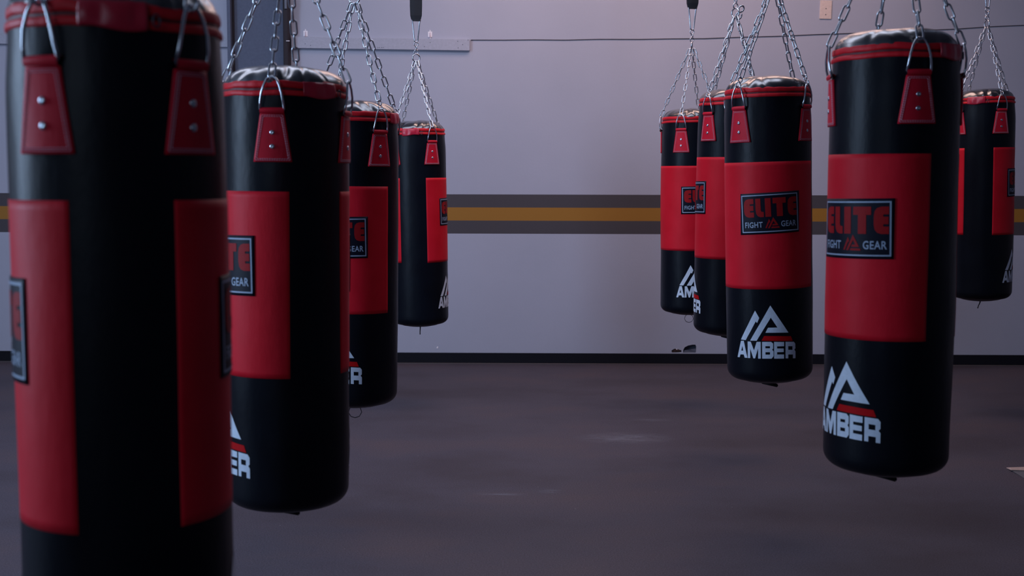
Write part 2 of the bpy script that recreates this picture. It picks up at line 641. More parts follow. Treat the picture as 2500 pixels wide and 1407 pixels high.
def wrap(name, flat, B, phi_c, zc, off, mat, parent, tilt=0.0):
    me = flat.copy()
    ct, st = math.cos(tilt), math.sin(tilt)
    for v in me.vertices:
        x, y = v.co.x * ct - v.co.y * st, v.co.x * st + v.co.y * ct
        v.co = B.p(phi_c + x / R, zc + y, off)
    me.name = name
    bm = bmesh.new(); bm.from_mesh(me)
    for f in bm.faces:
        c = f.calc_center_median()
        if f.normal.dot(Vector((c.x, c.y, 0))) < 0:
            f.normal_flip()
    bm.to_mesh(me); bm.free()
    return link(name, me, mat, parent, False)


def top_cap(B, parent):
    """puffed, gathered lid above the zip"""
    bm = bmesh.new()
    NU = 256
    prof = [(0.972, 0.030), (0.966, 0.037), (0.945, 0.046), (0.910, 0.055), (0.865, 0.0625), (0.81, 0.069), (0.74, 0.075), (0.65, 0.080), (0.54, 0.084), (0.4, 0.087), (0.22, 0.088)]
    rnd = random.Random(B.seed)
    folds = [(rnd.uniform(0, 2 * math.pi), rnd.uniform(0.035, 0.14), rnd.uniform(0.3, 1.0), rnd.uniform(-0.6, 0.6)) for _ in range(22)]
    rows = []
    for k, (f, dz) in enumerate(prof):
        row = []
        t = k / (len(prof) - 1)
        for i in range(NU):
            phi = 2 * math.pi * i / NU
            d = Vector((math.sin(phi), -math.cos(phi), 0))
            fold = 0.0
            for c, wd, am, sk in folds:
                a = (phi - c - sk * t * 0.7 + math.pi) % (2 * math.pi) - math.pi
                fold += am * math.exp(-(a / wd) ** 2)
            env = math.sin(min(1.0, t * 1.35 + 0.15) * math.pi) if t < 0.63 else 0.1
            env = max(0.0, math.sin(min(1, (t + 0.12) / 0.95) * math.pi))
            dr = -0.0050 * fold * env
            dr += 0.005 * env * noise.noise(B.o + d * 3.2 + Vector((0, 0, t)))
            hz = 0.006 * noise.noise(B.o + d * 1.3) * smooth01(t * 2)
            r = B.r(phi, SEAM - 0.11) * f + dr
            row.append(bm.verts.new((r * math.sin(phi), -r * math.cos(phi), SEAM + dz + hz - 0.004 * fold * env)))
        rows.append(row)
    for a, b in zip(rows, rows[1:]):
        for i in range(NU):
            bm.faces.new((a[i], a[(i + 1) % NU], b[(i + 1) % NU], b[i]))
    c = bm.verts.new((0, 0, SEAM + 0.086))
    for i in range(NU):
        bm.faces.new((rows[-1][i], rows[-1][(i + 1) % NU], c))
    return from_bm('top_cap', bm, M_CAP, parent, True)


def zip_band(B, parent, wave):
    """two red lips with the dark zip between them"""
    def lip(name, za, zb, bulge, mat, base):
        bm = bmesh.new()
        NV = 8

        def fn(u, v):
            phi = 2 * math.pi * u
            d = Vector((math.sin(phi), -math.cos(phi), 0))
            wob = wave * noise.noise(B.o + d * 2.2 + Vector((3, 1, 0)))
            up = wave * 0.8 * noise.noise(B.o + d * 4.1 + Vector((7, 1, 0)))
            z = SEAM + za + (zb - za) * v + wob + (up if za > 0.01 else 0)
            lean = -0.0035 * (za + (zb - za) * v) / 0.04
            rr = B.r(phi, SEAM - 0.002) + base + lean + bulge * math.sin(math.pi * v) ** 0.6 - (0.003 if v in (0, 1) else 0)
            return Vector((rr * math.sin(phi), -rr * math.cos(phi), z))
        grid_surface(bm, 160, NV, fn)
        return from_bm(name, bm, mat, parent, True)
    up = lip('zip_lip', 0.0175, 0.038, 0.0035, M_BAND, 0.0004)
    lo = lip('zip_lip', -0.003, 0.0125, 0.0035, M_BAND, 0.0012)
    gr = lip('zip_teeth', 0.010, 0.020, 0.0012, M_GROOVE, -0.0008)


def zip_flap(B, phi_c, parent):
    """shiny red cover over the zip end"""
    bm = bmesh.new()
    half = math.radians(17)

    def fn(u, v, o=0.0065):
        phi = phi_c - half + 2 * half * u
        z = SEAM - 0.006 + 0.042 * v + 0.004 * math.sin(u * 5 + B.seed) * (1 - v)
        bul = 0.0045 * abs(math.sin(u * 6.5 + B.seed)) * math.sin(math.pi * v)
        rr = B.r(phi, SEAM - 0.002) + o + bul - 0.004 * v
        return Vector((rr * math.sin(phi), -rr * math.cos(phi), z))
    nu, nv = 24, 8
    rows = grid_surface(bm, nu, nv, fn, closed=False)
    border = [(i, 0) for i in range(nu)] + [(nu, j) for j in range(nv)] + [(i, nv) for i in range(nu, 0, -1)] + [(0, j) for j in range(nv, 0, -1)]
    rim = [bm.verts.new(fn(i / nu, j / nv, 0.001)) for i, j in border]
    for k in range(len(border)):
        a, b = border[k], border[(k + 1) % len(border)]
        bm.faces.new((rows[b[1]][b[0]], rows[a[1]][a[0]], rim[k], rim[(k + 1) % len(border)]))
    bmesh.ops.recalc_face_normals(bm, faces=list(bm.faces))
    from_bm('zip_flap', bm, M_FLAP, parent, True)
    # small pull tab beside the flap
    bm = bmesh.new()
    a = phi_c + half + math.radians(4)
    rr = R + 0.006
    c = Vector((rr * math.sin(a), -rr * math.cos(a), SEAM + 0.008))
    tv = Vector((math.cos(a), math.sin(a), 0))
    pts = [c + tv * 0.006 * math.cos(t) + Vector((0, 0, 1)) * 0.010 * math.sin(t) for t in [2 * math.pi * k / 12 for k in range(12)]]
    tube(bm, pts, 0.0016, 6, True)
    from_bm('zip_pull', bm, M_DARKSTEEL, parent, True)


# strap, D ring, rivets, stitching: built once around angle 0, shared by every bag
RS = R + 0.0028
ST_TOP, ST_BOT = SEAM - 0.0525, SEAM - 0.184
W_TOP, W_BOT = 0.033, 0.053


def sp(s, z, off=0.0):
    a = s / RS
    return Vector(((RS + off) * math.sin(a), -(RS + off) * math.cos(a), z))


def strap_mesh():
    bm = bmesh.new()
    nu, nv = 14, 12

    def fn(u, v, o):
        wd = W_BOT + (W_TOP - W_BOT) * v
        return sp((u - 0.5) * 2 * wd, ST_BOT + (ST_TOP - ST_BOT) * v, o)
    rows = grid_surface(bm, nu, nv, lambda u, v: fn(u, v, 0.0035), closed=False)
    border = [(i, 0) for i in range(nu)] + [(nu, j) for j in range(nv)] + [(i, nv) for i in range(nu, 0, -1)] + [(0, j) for j in range(nv, 0, -1)]
    rim = [bm.verts.new(fn(i / nu, j / nv, -0.002)) for i, j in border]
    for k in range(len(border)):
        a, b = border[k], border[(k + 1) % len(border)]
        bm.faces.new((rows[b[1]][b[0]], rows[a[1]][a[0]], rim[k], rim[(k + 1) % len(border)]))
    # folded loop that holds the ring
    def roll(u, v):
        t = -0.35 * math.pi + 1.5 * math.pi * v
        s = (u - 0.5) * 2 * (W_TOP + 0.0008)
        p = sp(s, ST_TOP + 0.008 + 0.0085 * math.sin(t))
        return p + Vector((0, -1, 0)) * (0.002 + 0.0085 * math.cos(t))
    grid_surface(bm, nu, 12, roll, closed=False)
    bmesh.ops.recalc_face_normals(bm, faces=list(bm.faces))
    me = bpy.data.meshes.new('strap')
    bm.to_mesh(me); bm.free()
    me.materials.append(M_STRAP)
    for p in me.polygons: p.use_smooth = True
    m = me
    return m


def stitch_mesh():
    bm = bmesh.new()
    for ins in (0.0045, 0.0085):
        zt, zb = ST_TOP - ins, ST_BOT + ins
        wt, wb = W_TOP - ins * 1.05, W_BOT - ins * 1.15
        seg = [((-wt, zt), (wt, zt)), ((wt, zt), (wb, zb)), ((wb, zb), (-wb, zb)), ((-wb, zb), (-wt, zt))]
        for (a, b) in seg:
            L_ = math.hypot(b[0] - a[0], b[1] - a[1])
            n = int(L_ / 0.0062)
            for k in range(n):
                t0, t1 = (k + 0.14) / n, (k + 0.86) / n
                p0 = sp(a[0] + (b[0] - a[0]) * t0, a[1] + (b[1] - a[1]) * t0, 0.0039)
                p1 = sp(a[0] + (b[0] - a[0]) * t1, a[1] + (b[1] - a[1]) * t1, 0.0039)
                d = (p1 - p0).normalized()
                nrm = Vector((p0.x, p0.y, 0)).normalized()
                sd = d.cross(nrm) * 0.0008
                up = nrm * 0.0009
                v = [bm.verts.new(q) for q in (p0 - sd, p0 + sd, p1 + sd, p1 - sd, p0 + up, p1 + up)]
                bm.faces.new((v[0], v[4], v[5], v[3])); bm.faces.new((v[1], v[2], v[5], v[4]))
                bm.faces.new((v[0], v[1], v[4])); bm.faces.new((v[3], v[5], v[2]))
    bmesh.ops.recalc_face_normals(bm, faces=list(bm.faces))
    me = bpy.data.meshes.new('stitching')
    bm.to_mesh(me); bm.free()
    me.materials.append(M_THREAD)
    return me


RING_TOP_Z = SEAM + 0.048
RING_LEAN = 0.006


def dring_mesh():
    bm = bmesh.new()
    z0 = ST_TOP + 0.008
    hw = 0.0335
    H = RING_TOP_Z - z0
    prof = [(-hw + 0.003, 0), (-hw, 0.004), (-hw * 0.93, H * 0.25), (-hw * 0.82, H * 0.5), (-hw * 0.62, H * 0.75), (-hw * 0.40, H * 0.91), (-hw * 0.16, H * 0.985),
            (hw * 0.16, H * 0.985), (hw * 0.40, H * 0.91), (hw * 0.62, H * 0.75), (hw * 0.82, H * 0.5), (hw * 0.93, H * 0.25), (hw, 0.004), (hw - 0.003, 0), (0, 0)]
    pts = []
    for x, h in prof:
        y = -(RS + 0.0005) - 0.009 * math.sin(math.pi * min(1.0, 0.78 * h / H) ** 0.8)
        # the ring's lower wire follows the drum
        y = y + 0.0
        pts.append((x, y, z0 + h))
    tube(bm, pts, 0.0033, 8, True)
    me = bpy.data.meshes.new('d_ring')
    bm.to_mesh(me); bm.free()
    me.materials.append(M_RING)
    for p in me.polygons: p.use_smooth = True
    return me


def rivet_mesh():
    bm = bmesh.new()
    NU = 16
    prof = [(0.0068, 0.0), (0.0068, 0.0010), (0.0058, 0.0022), (0.0038, 0.0031), (0.0022, 0.0032), (0.0018, 0.0024)]
    rows = []
    for r, h in prof:
        rows.append([bm.verts.new((r * math.cos(2 * math.pi * i / NU), -h, r * math.sin(2 * math.pi * i / NU))) for i in range(NU)])
    for a, b in zip(rows, rows[1:]):
        for i in range(NU):
            bm.faces.new((a[i], a[(i + 1) % NU], b[(i + 1) % NU], b[i]))
    bm.faces.new(rows[-1])
    bmesh.ops.recalc_face_normals(bm, faces=list(bm.faces))
    me = bpy.data.meshes.new('rivet')
    bm.to_mesh(me); bm.free()
    me.materials.append(M_RING)
    for p in me.polygons: p.use_smooth = True
    return me


def link_mesh():
    """one welded chain link, long axis along Z"""
    bm = bmesh.new()
    L2, w2, r = 0.0262, 0.0117, 0.0030
    cy, cz = w2 - r, L2 - w2
    pts = []
    for k in range(7):
        a = math.pi * k / 6
        pts.append((cy * math.cos(a), 0, cz + (w2 - r) * math.sin(a)))
    for k in range(7):
        a = math.pi + math.pi * k / 6
        pts.append((cy * math.cos(a), 0, -cz + (w2 - r) * math.sin(a)))
    tube(bm, pts, r, 7, True)
    me = bpy.data.meshes.new('chain_link')
    bm.to_mesh(me); bm.free()
    me.materials.append(M_STEEL)
    for p in me.polygons: p.use_smooth = True
    return me


def shook_mesh():
    bm = bmesh.new()
    pts = []
    for k in range(15):
        a = math.radians(-60 + 290 * k / 14)
        pts.append((0.0105 * math.cos(a), 0, 0.012 + 0.0105 * math.sin(a)))
    low = []
    for k in range(15):
        a = math.radians(120 - 0 + 290 * k / 14)
        low.append((0.0120 * math.cos(a), 0.0, -0.0125 + 0.0120 * math.sin(a)))
    tube(bm, pts[::-1] + low[:0], 0.0029, 7)
    tube(bm, low, 0.0029, 7)
    tube(bm, [pts[0], (0, 0, 0), low[0]], 0.0029, 7)
    me = bpy.data.meshes.new('s_hook')
    bm.to_mesh(me); bm.free()
    me.materials.append(M_RING)
    for p in me.polygons: p.use_smooth = True
    return me


def ring_mesh(rr, wire, name):
    bm = bmesh.new()
    pts = [(rr * math.cos(2 * math.pi * k / 20), 0, rr * math.sin(2 * math.pi * k / 20)) for k in range(20)]
    tube(bm, pts, wire, 8, True)
    me = bpy.data.meshes.new(name)
    bm.to_mesh(me); bm.free()
    me.materials.append(M_RING)
    for p in me.polygons: p.use_smooth = True
    return me


ME_STRAP, ME_STITCH, ME_DRING, ME_RIVET = strap_mesh(), stitch_mesh(), dring_mesh(), rivet_mesh()
ME_LINK, ME_SHOOK = link_mesh(), shook_mesh()
ME_TOPRING = ring_mesh(0.024, 0.0040, 'top_ring')
ME_SMALLRING = ring_mesh(0.013, 0.003, 'swivel_ring')


def bottom_fitting(kind, parent):
    bm = bmesh.new()
    if kind == 'loop':
        pts = [(0.006, 0, 0.004), (0.022, 0.0, -0.008), (0.028, 0, -0.026), (0.018, 0, -0.044), (0.0, 0, -0.050), (-0.018, 0, -0.044), (-0.028, 0, -0.026), (-0.022, 0, -0.008), (-0.006, 0, 0.004)]
        tube(bm, pts, 0.0018, 6)
    elif kind == 'tail':
        tube(bm, [(0, 0, 0.006), (0.0, 0, -0.012), (-0.002, 0, -0.034), (-0.002, 0, -0.052)], [0.005, 0.0034, 0.003, 0.0032], 8)
    elif kind == 'slant':
        tube(bm, [(0, 0, 0.006), (-0.004, 0, -0.012), (-0.012, 0, -0.030), (-0.016, 0, -0.046)], [0.005, 0.0032, 0.0028, 0.003], 8)
    else:
        add_box(bm, (0.0, -0.03, -0.004), (0.07, 0.022, 0.012), Matrix.Rotation(0.22, 4, 'Y'))
        bmesh.ops.bevel(bm, geom=list(bm.edges), offset=0.003, segments=2, affect='EDGES')
    return from_bm('bottom_cord' if kind != 'tab' else 'bottom_tab', bm, M_CORD, parent, True)


def make_bag(spec):
    """spec: d distance, cxt / cxb drum centre in pixels at the seam and at the bottom, yt pixel row of the red panel's top edge,
    gap angle of the black gap, strap angle of the first strap, both as seen by the camera"""
    d = spec['d']
    alpha = math.atan((spec['cxt'] - CX) / F) - YAW
    pf = unproject(spec['cxt'], spec['yt'], d - R)
    ztop = pf.z + (SEAM - PANEL_TOP)
    # seam centre and bottom centre in space, same distance
    def at_height(px, z):
        p = unproject(px, 700, d)
        for _ in range(6):      # find the row at which this column meets height z
            pass
        v = CAM_M.to_3x3() @ Vector(((px - CX) / F, 0, -1.0))
        # plane through the pixel column, at height z and distance d
        lo, hi = -3000.0, 6000.0
        for _ in range(50):
            mid = (lo + hi) / 2
            if unproject(px, mid, d).z > z: lo = mid
            else: hi = mid
        return unproject(px, (lo + hi) / 2, d)
    T = at_height(spec['cxt'], ztop)
    Bt = at_height(spec['cxb'], ztop - SEAM)
    ax = (T - Bt).normalized()
    Bt = T - ax * SEAM
    base = empty('punching_bag', Bt)
    base.rotation_mode = 'QUATERNION'
    q = Vector((0, 0, 1)).rotation_difference(ax)
    rz = Matrix.Rotation(math.radians(spec['gap']) - alpha, 4, 'Z').to_quaternion()
    base.rotation_quaternion = q @ rz
    kk = spec.get('k', 1.0)
    base.scale = (kk, kk, 1)
    M = Matrix.Translation(Bt) @ (q @ rz).to_matrix().to_4x4() @ Matrix.Diagonal((kk, kk, 1, 1))
    tag(base, spec['label'], 'punching bag', 'black and red punching bags hung in two rows')
    B = Body(spec['seed'])
    body_shell(B, base)
    hg = math.radians(26.8)
    curved_patch('red_panel', B, hg, 2 * math.pi - hg, PANEL_BOT, PANEL_TOP, 0.0010, M_RED, base, nu=100)
    top_cap(B, base)
    zip_band(B, base, spec.get('wave', 0.004))
    zip_flap(B, math.radians(spec.get('flap', 0)), base)
    for sgn in (1, -1):
        pc = sgn * math.radians(98) + math.radians(spec.get('shift', 0))
        tilt = math.radians(spec.get('tilt', 1.0))
        zc = 0.725
        hw = BW / 2 / R
        bd = curved_patch('badge', B, pc - hw, pc + hw, zc - BH / 2, zc + BH / 2, 0.0032, M_BADGE, base, nu=30, nv=12, tilt=BW * math.sin(tilt))
        tag(bd, 'black rubber badge with pale border and red word')
        wrap('badge_border', BADGE_FRAME, B, pc, zc, 0.0040, M_BADGE_LINE, bd, tilt)
        wrap('badge_word', BADGE_WORD, B, pc, zc, 0.0042, M_BADGE_RED, bd, tilt)
        wrap('badge_lettering', BADGE_FIGHT, B, pc, zc, 0.0042, M_BADGE_LINE, bd, tilt)
        wrap('badge_lettering', BADGE_GEAR, B, pc, zc, 0.0042, M_BADGE_LINE, bd, tilt)
        wrap('badge_emblem', BADGE_EMBLEM, B, pc, zc, 0.0042, M_BADGE_RED, bd, tilt)
        pl = pc - math.radians(8)
        lg = wrap('logo_print', LOGO_WHITE, B, pl, PANEL_BOT - 0.066, 0.0011, M_WHITE, base)
        wrap('logo_bar', LOGO_BAR, B, pl, PANEL_BOT - 0.066, 0.0011, M_REDPRINT, lg)
    tops = []
    for k in range(4):
        a = math.radians((-1, 1, 1, -1)[k] * (spec.get('sa', 41) if k < 2 else 139))
        s = link('strap', ME_STRAP, None, base)
        s.rotation_euler = (0, 0, a)
        s.location = (0, 0, spec.get('sz', 0))
        link('stitching', ME_STITCH, None, s)
        link('d_ring', ME_DRING, None, s)
        for zz in (0.104, 0.142):
            rv = link('rivet', ME_RIVET, None, s)
            rv.location = (0, -(RS + 0.0034), SEAM - zz)
        tops.append(M @ (Matrix.Rotation(a, 4, 'Z') @ Vector((0, -(RS + 0.006), RING_TOP_Z - 0.004 + spec.get('sz', 0)))))
    bottom_fitting(spec['fit'], base).rotation_euler = (0, 0, -math.radians(spec['gap']))
    # ---------------- the chains
    apex = T + Vector((0, 0, 1)) * (0.475 + spec.get('up', 0)) + Vector(((spec.get('ax', 0)) * d / F, 0, 0))
    sling = empty('chain_sling', apex)
    tag(sling, spec['chain'], 'chain', 'four-strand chains above the punching bags')
    link('top_ring', ME_TOPRING, None, sling).rotation_euler = (0, 0, spec['seed'] * 0.9)
    rnd = random.Random(spec['seed'] + 40)
    for k, p in enumerate(tops):
        p = p - apex
        e = Vector((p.x, p.y, 0)).normalized() * 0.012 + Vector((0, 0, -0.020))
        ch = empty('chain', (0, 0, 0), sling)
        if spec.get('hooks', True):
            dirv = (e - p).normalized()
            hk = link('s_hook', ME_SHOOK, None, ch)
            hk.location = p + dirv * 0.019
            hk.rotation_mode = 'QUATERNION'
            hk.rotation_quaternion = dirv.to_track_quat('Z', 'Y') @ Matrix.Rotation(rnd.uniform(0, 3.1), 4, 'Z').to_quaternion()
            start = p + dirv * 0.040
        else:
            start = p + (e - p).normalized() * 0.0
        vec = e - start
        n = max(3, round(vec.length / 0.0408))
        pitch = vec.length / n
        dirv = vec.normalized()
        yv = Vector((0.35, 0.94, 0)); yv = (yv - dirv * yv.dot(dirv)).normalized()
        q0 = Matrix((yv.cross(dirv), yv, dirv)).transposed().to_quaternion()
        tw = spec.get('twist', [None] * 4)[k]
        ph = spec.get('turn', 0.3) + rnd.uniform(-0.2, 0.2) if tw is None else tw
        dt = rnd.uniform(-0.03, 0.03)
        sag = rnd.uniform(-1, 1) * 0.003
        for i in range(n):
            lk = link('chain_link', ME_LINK, None, ch)
            t = (i + 0.5) / n
            lk.location = start + vec * t + Vector((sag * math.sin(math.pi * t), 0, 0))
            lk.rotation_mode = 'QUATERNION'
            lk.rotation_quaternion = q0 @ Matrix.Rotation(ph + (i % 2) * math.pi / 2 + dt * i, 4, 'Z').to_quaternion()
            s = pitch / 0.0406
            lk.scale = (1, 1, s)
    # ---------------- swivel rings, carabiner, webbing
    for j, dz in enumerate((0.036, 0.062, 0.084)):
        rg = link('swivel_ring', ME_SMALLRING, None, sling)
        rg.location = (0, 0, dz)
        rg.rotation_euler = (0, 0, j * 1.5 + 0.4)
    if spec.get('hook'):
        hk = link('spare_hook', ME_SHOOK, None, sling)
        hk.location = (0.024, 0, 0.004)
        hk.rotation_euler = (0.3, 0.25, 0.3)
        hk.scale = (1.3, 1.3, 1.5)
    cz = apex + Vector((0, 0, 0.096))
    H = 0.158
    bm = bmesh.new()
    w0, w1 = 0.010, 0.024
    pts = []
    for k in range(7):
        a = math.pi + math.pi * k / 6
        pts.append((w0 * math.cos(a), 0, w0 + w0 * math.sin(a)))
    for k in range(7):
        a = math.pi * k / 6
        pts.append((w1 * math.cos(a), 0, H - w1 * 0.8 + w1 * 0.8 * math.sin(a)))
    tube(bm, pts, 0.0042, 8, True)
    cb = from_bm('carabiner', bm, M_RING, None, True)
    cb.location = cz
    cb.rotation_euler = (0, 0, spec.get('carrot', 0.2))
    tag(cb, spec['carab'], 'carabiner', 'carabiners above the chains')
    bm = bmesh.new()
    tube(bm, [(w1, 0, H - 0.03), (w1 * 1.05, 0, H - 0.024), (w1 * 1.08, 0, H - 0.018)], 0.0058, 8)
    from_bm('gate_sleeve', bm, M_RING, cb, True)
    # black webbing up to the beam
    top = BEAM_Z - cz.z - 0.001
    bm = bmesh.new()
    hw, th = 0.037, 0.020
    zz = [H - 0.030, H - 0.018, H + 0.004, H + 0.06, top * 0.5 + 0.1, top]
    ww = [0.020, 0.030, 0.035, hw, hw, hw]
    rows = []
    for z, wd in zip(zz, ww):
        t = th if z > H else th * 0.8
        rows.append([bm.verts.new((x, y, z)) for x, y in ((-wd, -t / 2), (-wd * 0.3, -t * 0.62), (wd * 0.4, -t * 0.56), (wd, -t / 2), (wd, t / 2), (0, t * 0.6), (-wd, t / 2))])
    for a, b in zip(rows, rows[1:]):
        for i in range(7):
            bm.faces.new((a[i], a[(i + 1) % 7], b[(i + 1) % 7], b[i]))
    bm.faces.new(rows[0][::-1]); bm.faces.new(rows[-1])
    bmesh.ops.recalc_face_normals(bm, faces=list(bm.faces))
    wb = from_bm('hanging_strap', bm, M_WEB)
    wb.location = cz
    wb.rotation_euler = (0, 0, spec.get('carrot', 0.2))
    tag(wb, spec['web'], 'strap', 'black webbing straps under the beams')
    return apex


BEAM_Z = 3.35
# ------------------------------------------------------------------ the room


def structure(o, **k):
    o['kind'] = 'structure'
    return o


XL, XR, YB, ZC = -5.5, 5.5, -3.2, 4.2
fl = structure(bevelled_box('floor', (0, (YB + WALL_Y) / 2, -0.05), (XR - XL + 0.4, WALL_Y - YB + 0.4, 0.1), M_FLOOR, bev=0))
structure(bevelled_box('ceiling', (0, (YB + WALL_Y) / 2, ZC + 0.05), (XR - XL, WALL_Y - YB, 0.1), M_CEIL, bev=0))
structure(bevelled_box('wall_left', (XL - 0.05, (YB + WALL_Y) / 2, ZC / 2), (0.1, WALL_Y - YB, ZC), M_PLAINWALL, bev=0))
structure(bevelled_box('wall_right', (XR + 0.05, (YB + WALL_Y) / 2, ZC / 2), (0.1, WALL_Y - YB, ZC), M_PLAINWALL, bev=0))
structure(bevelled_box('wall_front', (0, YB - 0.05, ZC / 2), (XR - XL, 0.1, ZC), M_PLAINWALL, bev=0))

# far wall with the broken hole above the baseboard
bz = on_wall(1250, 862).z
hole_px = [(1668, 861.5), (1668, 855), (1672, 848), (1680, 844), (1690, 842), (1698, 842), (1700, 847), (1699, 861.5)]
hole2_px = [(1640, 861), (1639.5, 856), (1646, 852), (1652, 852), (1664, 856), (1664, 860), (1656, 861)]
loops = [[(XL - 0.1, 0), (XR + 0.1, 0), (XR + 0.1, ZC), (XL - 0.1, ZC)]]
for h in (hole_px, hole2_px):
    loops.append([(on_wall(*p).x, max(on_wall(*p).z, bz - 0.004)) for p in h])
bm = fill2d(loops)
for v in bm.verts:
    v.co = Vector((v.co.x, WALL_Y, v.co.y))
ext = bmesh.ops.extrude_face_region(bm, geom=list(bm.faces))
for v in [g for g in ext['geom'] if isinstance(g, bmesh.types.BMVert)]:
    v.co.y += 0.016
bmesh.ops.recalc_face_normals(bm, faces=list(bm.faces))
structure(from_bm('wall_back', bm, M_WALL))
hc = on_wall(1672, 852)
pc = structure(bevelled_box('wall_cavity', (hc.x, WALL_Y + 0.055, hc.z), (0.40, 0.02, 0.20), M_CAVITY, bev=0))
# torn flap of wallboard inside the hole and the brown shard beside it
bm = bmesh.new()
a = [on_wall(x, y) for x, y in ((1669, 861), (1671, 855.5), (1686, 853.5), (1698, 851.5), (1699, 861))]
vs = [bm.verts.new((p.x, WALL_Y + 0.004 + 0.004 * (i % 2), p.z)) for i, p in enumerate(a)]
bm.faces.new(vs)
bmesh.ops.solidify(bm, geom=list(bm.faces), thickness=0.004)
pl = from_bm('torn_wallboard', bm, plain('torn_board', (0.20, 0.22, 0.30, 1), 0.8), None)
tag(pl, 'torn grey piece of wallboard inside the hole above the baseboard', 'wallboard')
bm = bmesh.new()
a = [on_wall(x, y) for x, y in ((1641, 861), (1640.5, 857), (1647, 853), (1651, 852), (1663, 855.5), (1662, 858), (1655, 859.5))]
vs = [bm.verts.new((p.x, WALL_Y + 0.002 + 0.003 * (i % 2), p.z)) for i, p in enumerate(a)]
bm.faces.new(vs)
bmesh.ops.solidify(bm, geom=list(bm.faces), thickness=0.006)
sh = from_bm('wall_shard', bm, M_RUST, None)
tag(sh, 'small dark brown shard sticking out of the broken wall at the baseboard', 'debris')
bm = bmesh.new()
add_box(bm, (on_wall(1652, 853).x, WALL_Y - 0.002, on_wall(1652, 853).z), (0.010, 0.006, 0.005), Matrix.Rotation(0.4, 4, 'Y'))
from_bm('pale_chip', bm, M_HOOK, sh)

structure(bevelled_box('baseboard_back', (0, WALL_Y - 0.008, bz / 2 + 0.003), (XR - XL, 0.014, bz - 0.006), M_BASE, bev=0.002))
structure(bevelled_box('trim_1', (0, WALL_Y - 0.032, 0.003), (XR - XL, 0.032, 0.006), M_FLOORTRIM, bev=0.001))

# painted steel column against the wall
xa, xb = on_wall(553, 60, WALL_Y - 0.12).x, on_wall(704, 60, WALL_Y - 0.12).x
ylo = WALL_Y - 0.13
colm = empty('steel_column', ((xa + xb) / 2, WALL_Y - 0.065, 0))
tag(colm, 'blue-grey steel column standing against the back wall', 'column', kind='structure')
wd = xb - xa
bevelled_box('column_web', (0, 0.020, ZC / 2), (wd - 0.03, 0.02, ZC - 0.002), M_COLUMN, colm, bev=0)
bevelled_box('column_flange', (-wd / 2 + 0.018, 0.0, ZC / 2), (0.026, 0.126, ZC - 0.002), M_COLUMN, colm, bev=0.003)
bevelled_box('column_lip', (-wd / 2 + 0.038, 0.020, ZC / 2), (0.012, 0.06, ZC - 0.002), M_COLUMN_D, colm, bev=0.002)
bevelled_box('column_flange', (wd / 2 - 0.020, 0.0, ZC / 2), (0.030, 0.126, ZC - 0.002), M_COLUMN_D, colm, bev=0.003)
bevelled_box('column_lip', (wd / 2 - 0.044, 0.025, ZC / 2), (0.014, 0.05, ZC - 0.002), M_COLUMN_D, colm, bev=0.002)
pz = on_wall(703, 100, ylo)
bevelled_box('column_clip', (pz.x - colm.location.x, -0.066, pz.z), (0.026, 0.006, 0.005), M_HOOK, colm, bev=0.001)
pz = on_wall(698, 12, ylo)
bevelled_box('column_bracket', (pz.x - colm.location.x, -0.070, pz.z + 0.02), (0.018, 0.014, 0.10), M_DARKSTEEL, colm, bev=0.002)

# long batten on the wall, in two lengths either side of the column
p0, p1 = on_wall(-300, 76), on_wall(1147, 97)
q1 = on_wall(1147, 124.5)
ang = math.atan2(p1.z - p0.z, p1.x - p0.x)
hh = p1.z - q1.z
bds = []
for xs, xe, lab in ((p0.x, xa - 0.004, 'short length of grey batten between the blurred bag and the steel column'),
                    (xb + 0.004, p1.x, 'long grey painted batten on the upper back wall, from the column to its free end')):
    ca, cb_ = Vector((xs, 0, p0.z + (xs - p0.x) * math.tan(ang))), Vector((xe, 0, p0.z + (xe - p0.x) * math.tan(ang)))
    mid = (ca + cb_) / 2
    bd = bevelled_box('wall_board', (0, 0, 0), ((cb_ - ca).length, 0.030, hh), M_BOARD, None, bev=0.002)
    bd.location = (mid.x, WALL_Y - 0.0155, mid.z - hh / 2)
    bd.rotation_euler = (0, -ang, 0)
    tag(bd, lab, 'board', 'battens on the back wall')
for px, py in ((747, 108), (760, 112), (728, 116), (808, 121), (924, 117), (928, 117), (933, 117), (937, 117), (1119, 118), (1118, 102), (1130, 110), (1143, 99), (1037, 115), (1051, 105)):
    p = on_wall(px, py)
    bm = bmesh.new()
    bmesh.ops.create_cone(bm, cap_ends=True, segments=8, radius1=0.003, radius2=0.003, depth=0.003, matrix=Matrix.Rotation(math.pi / 2, 4, 'X'))
    s = from_bm('nail_head', bm, M_DARKSTEEL, bd)
    loc = Matrix.Rotation(-ang, 4, 'Y').inverted() @ (Vector((p.x, WALL_Y - 0.0308, p.z)) - bd.location)
    s.location = loc

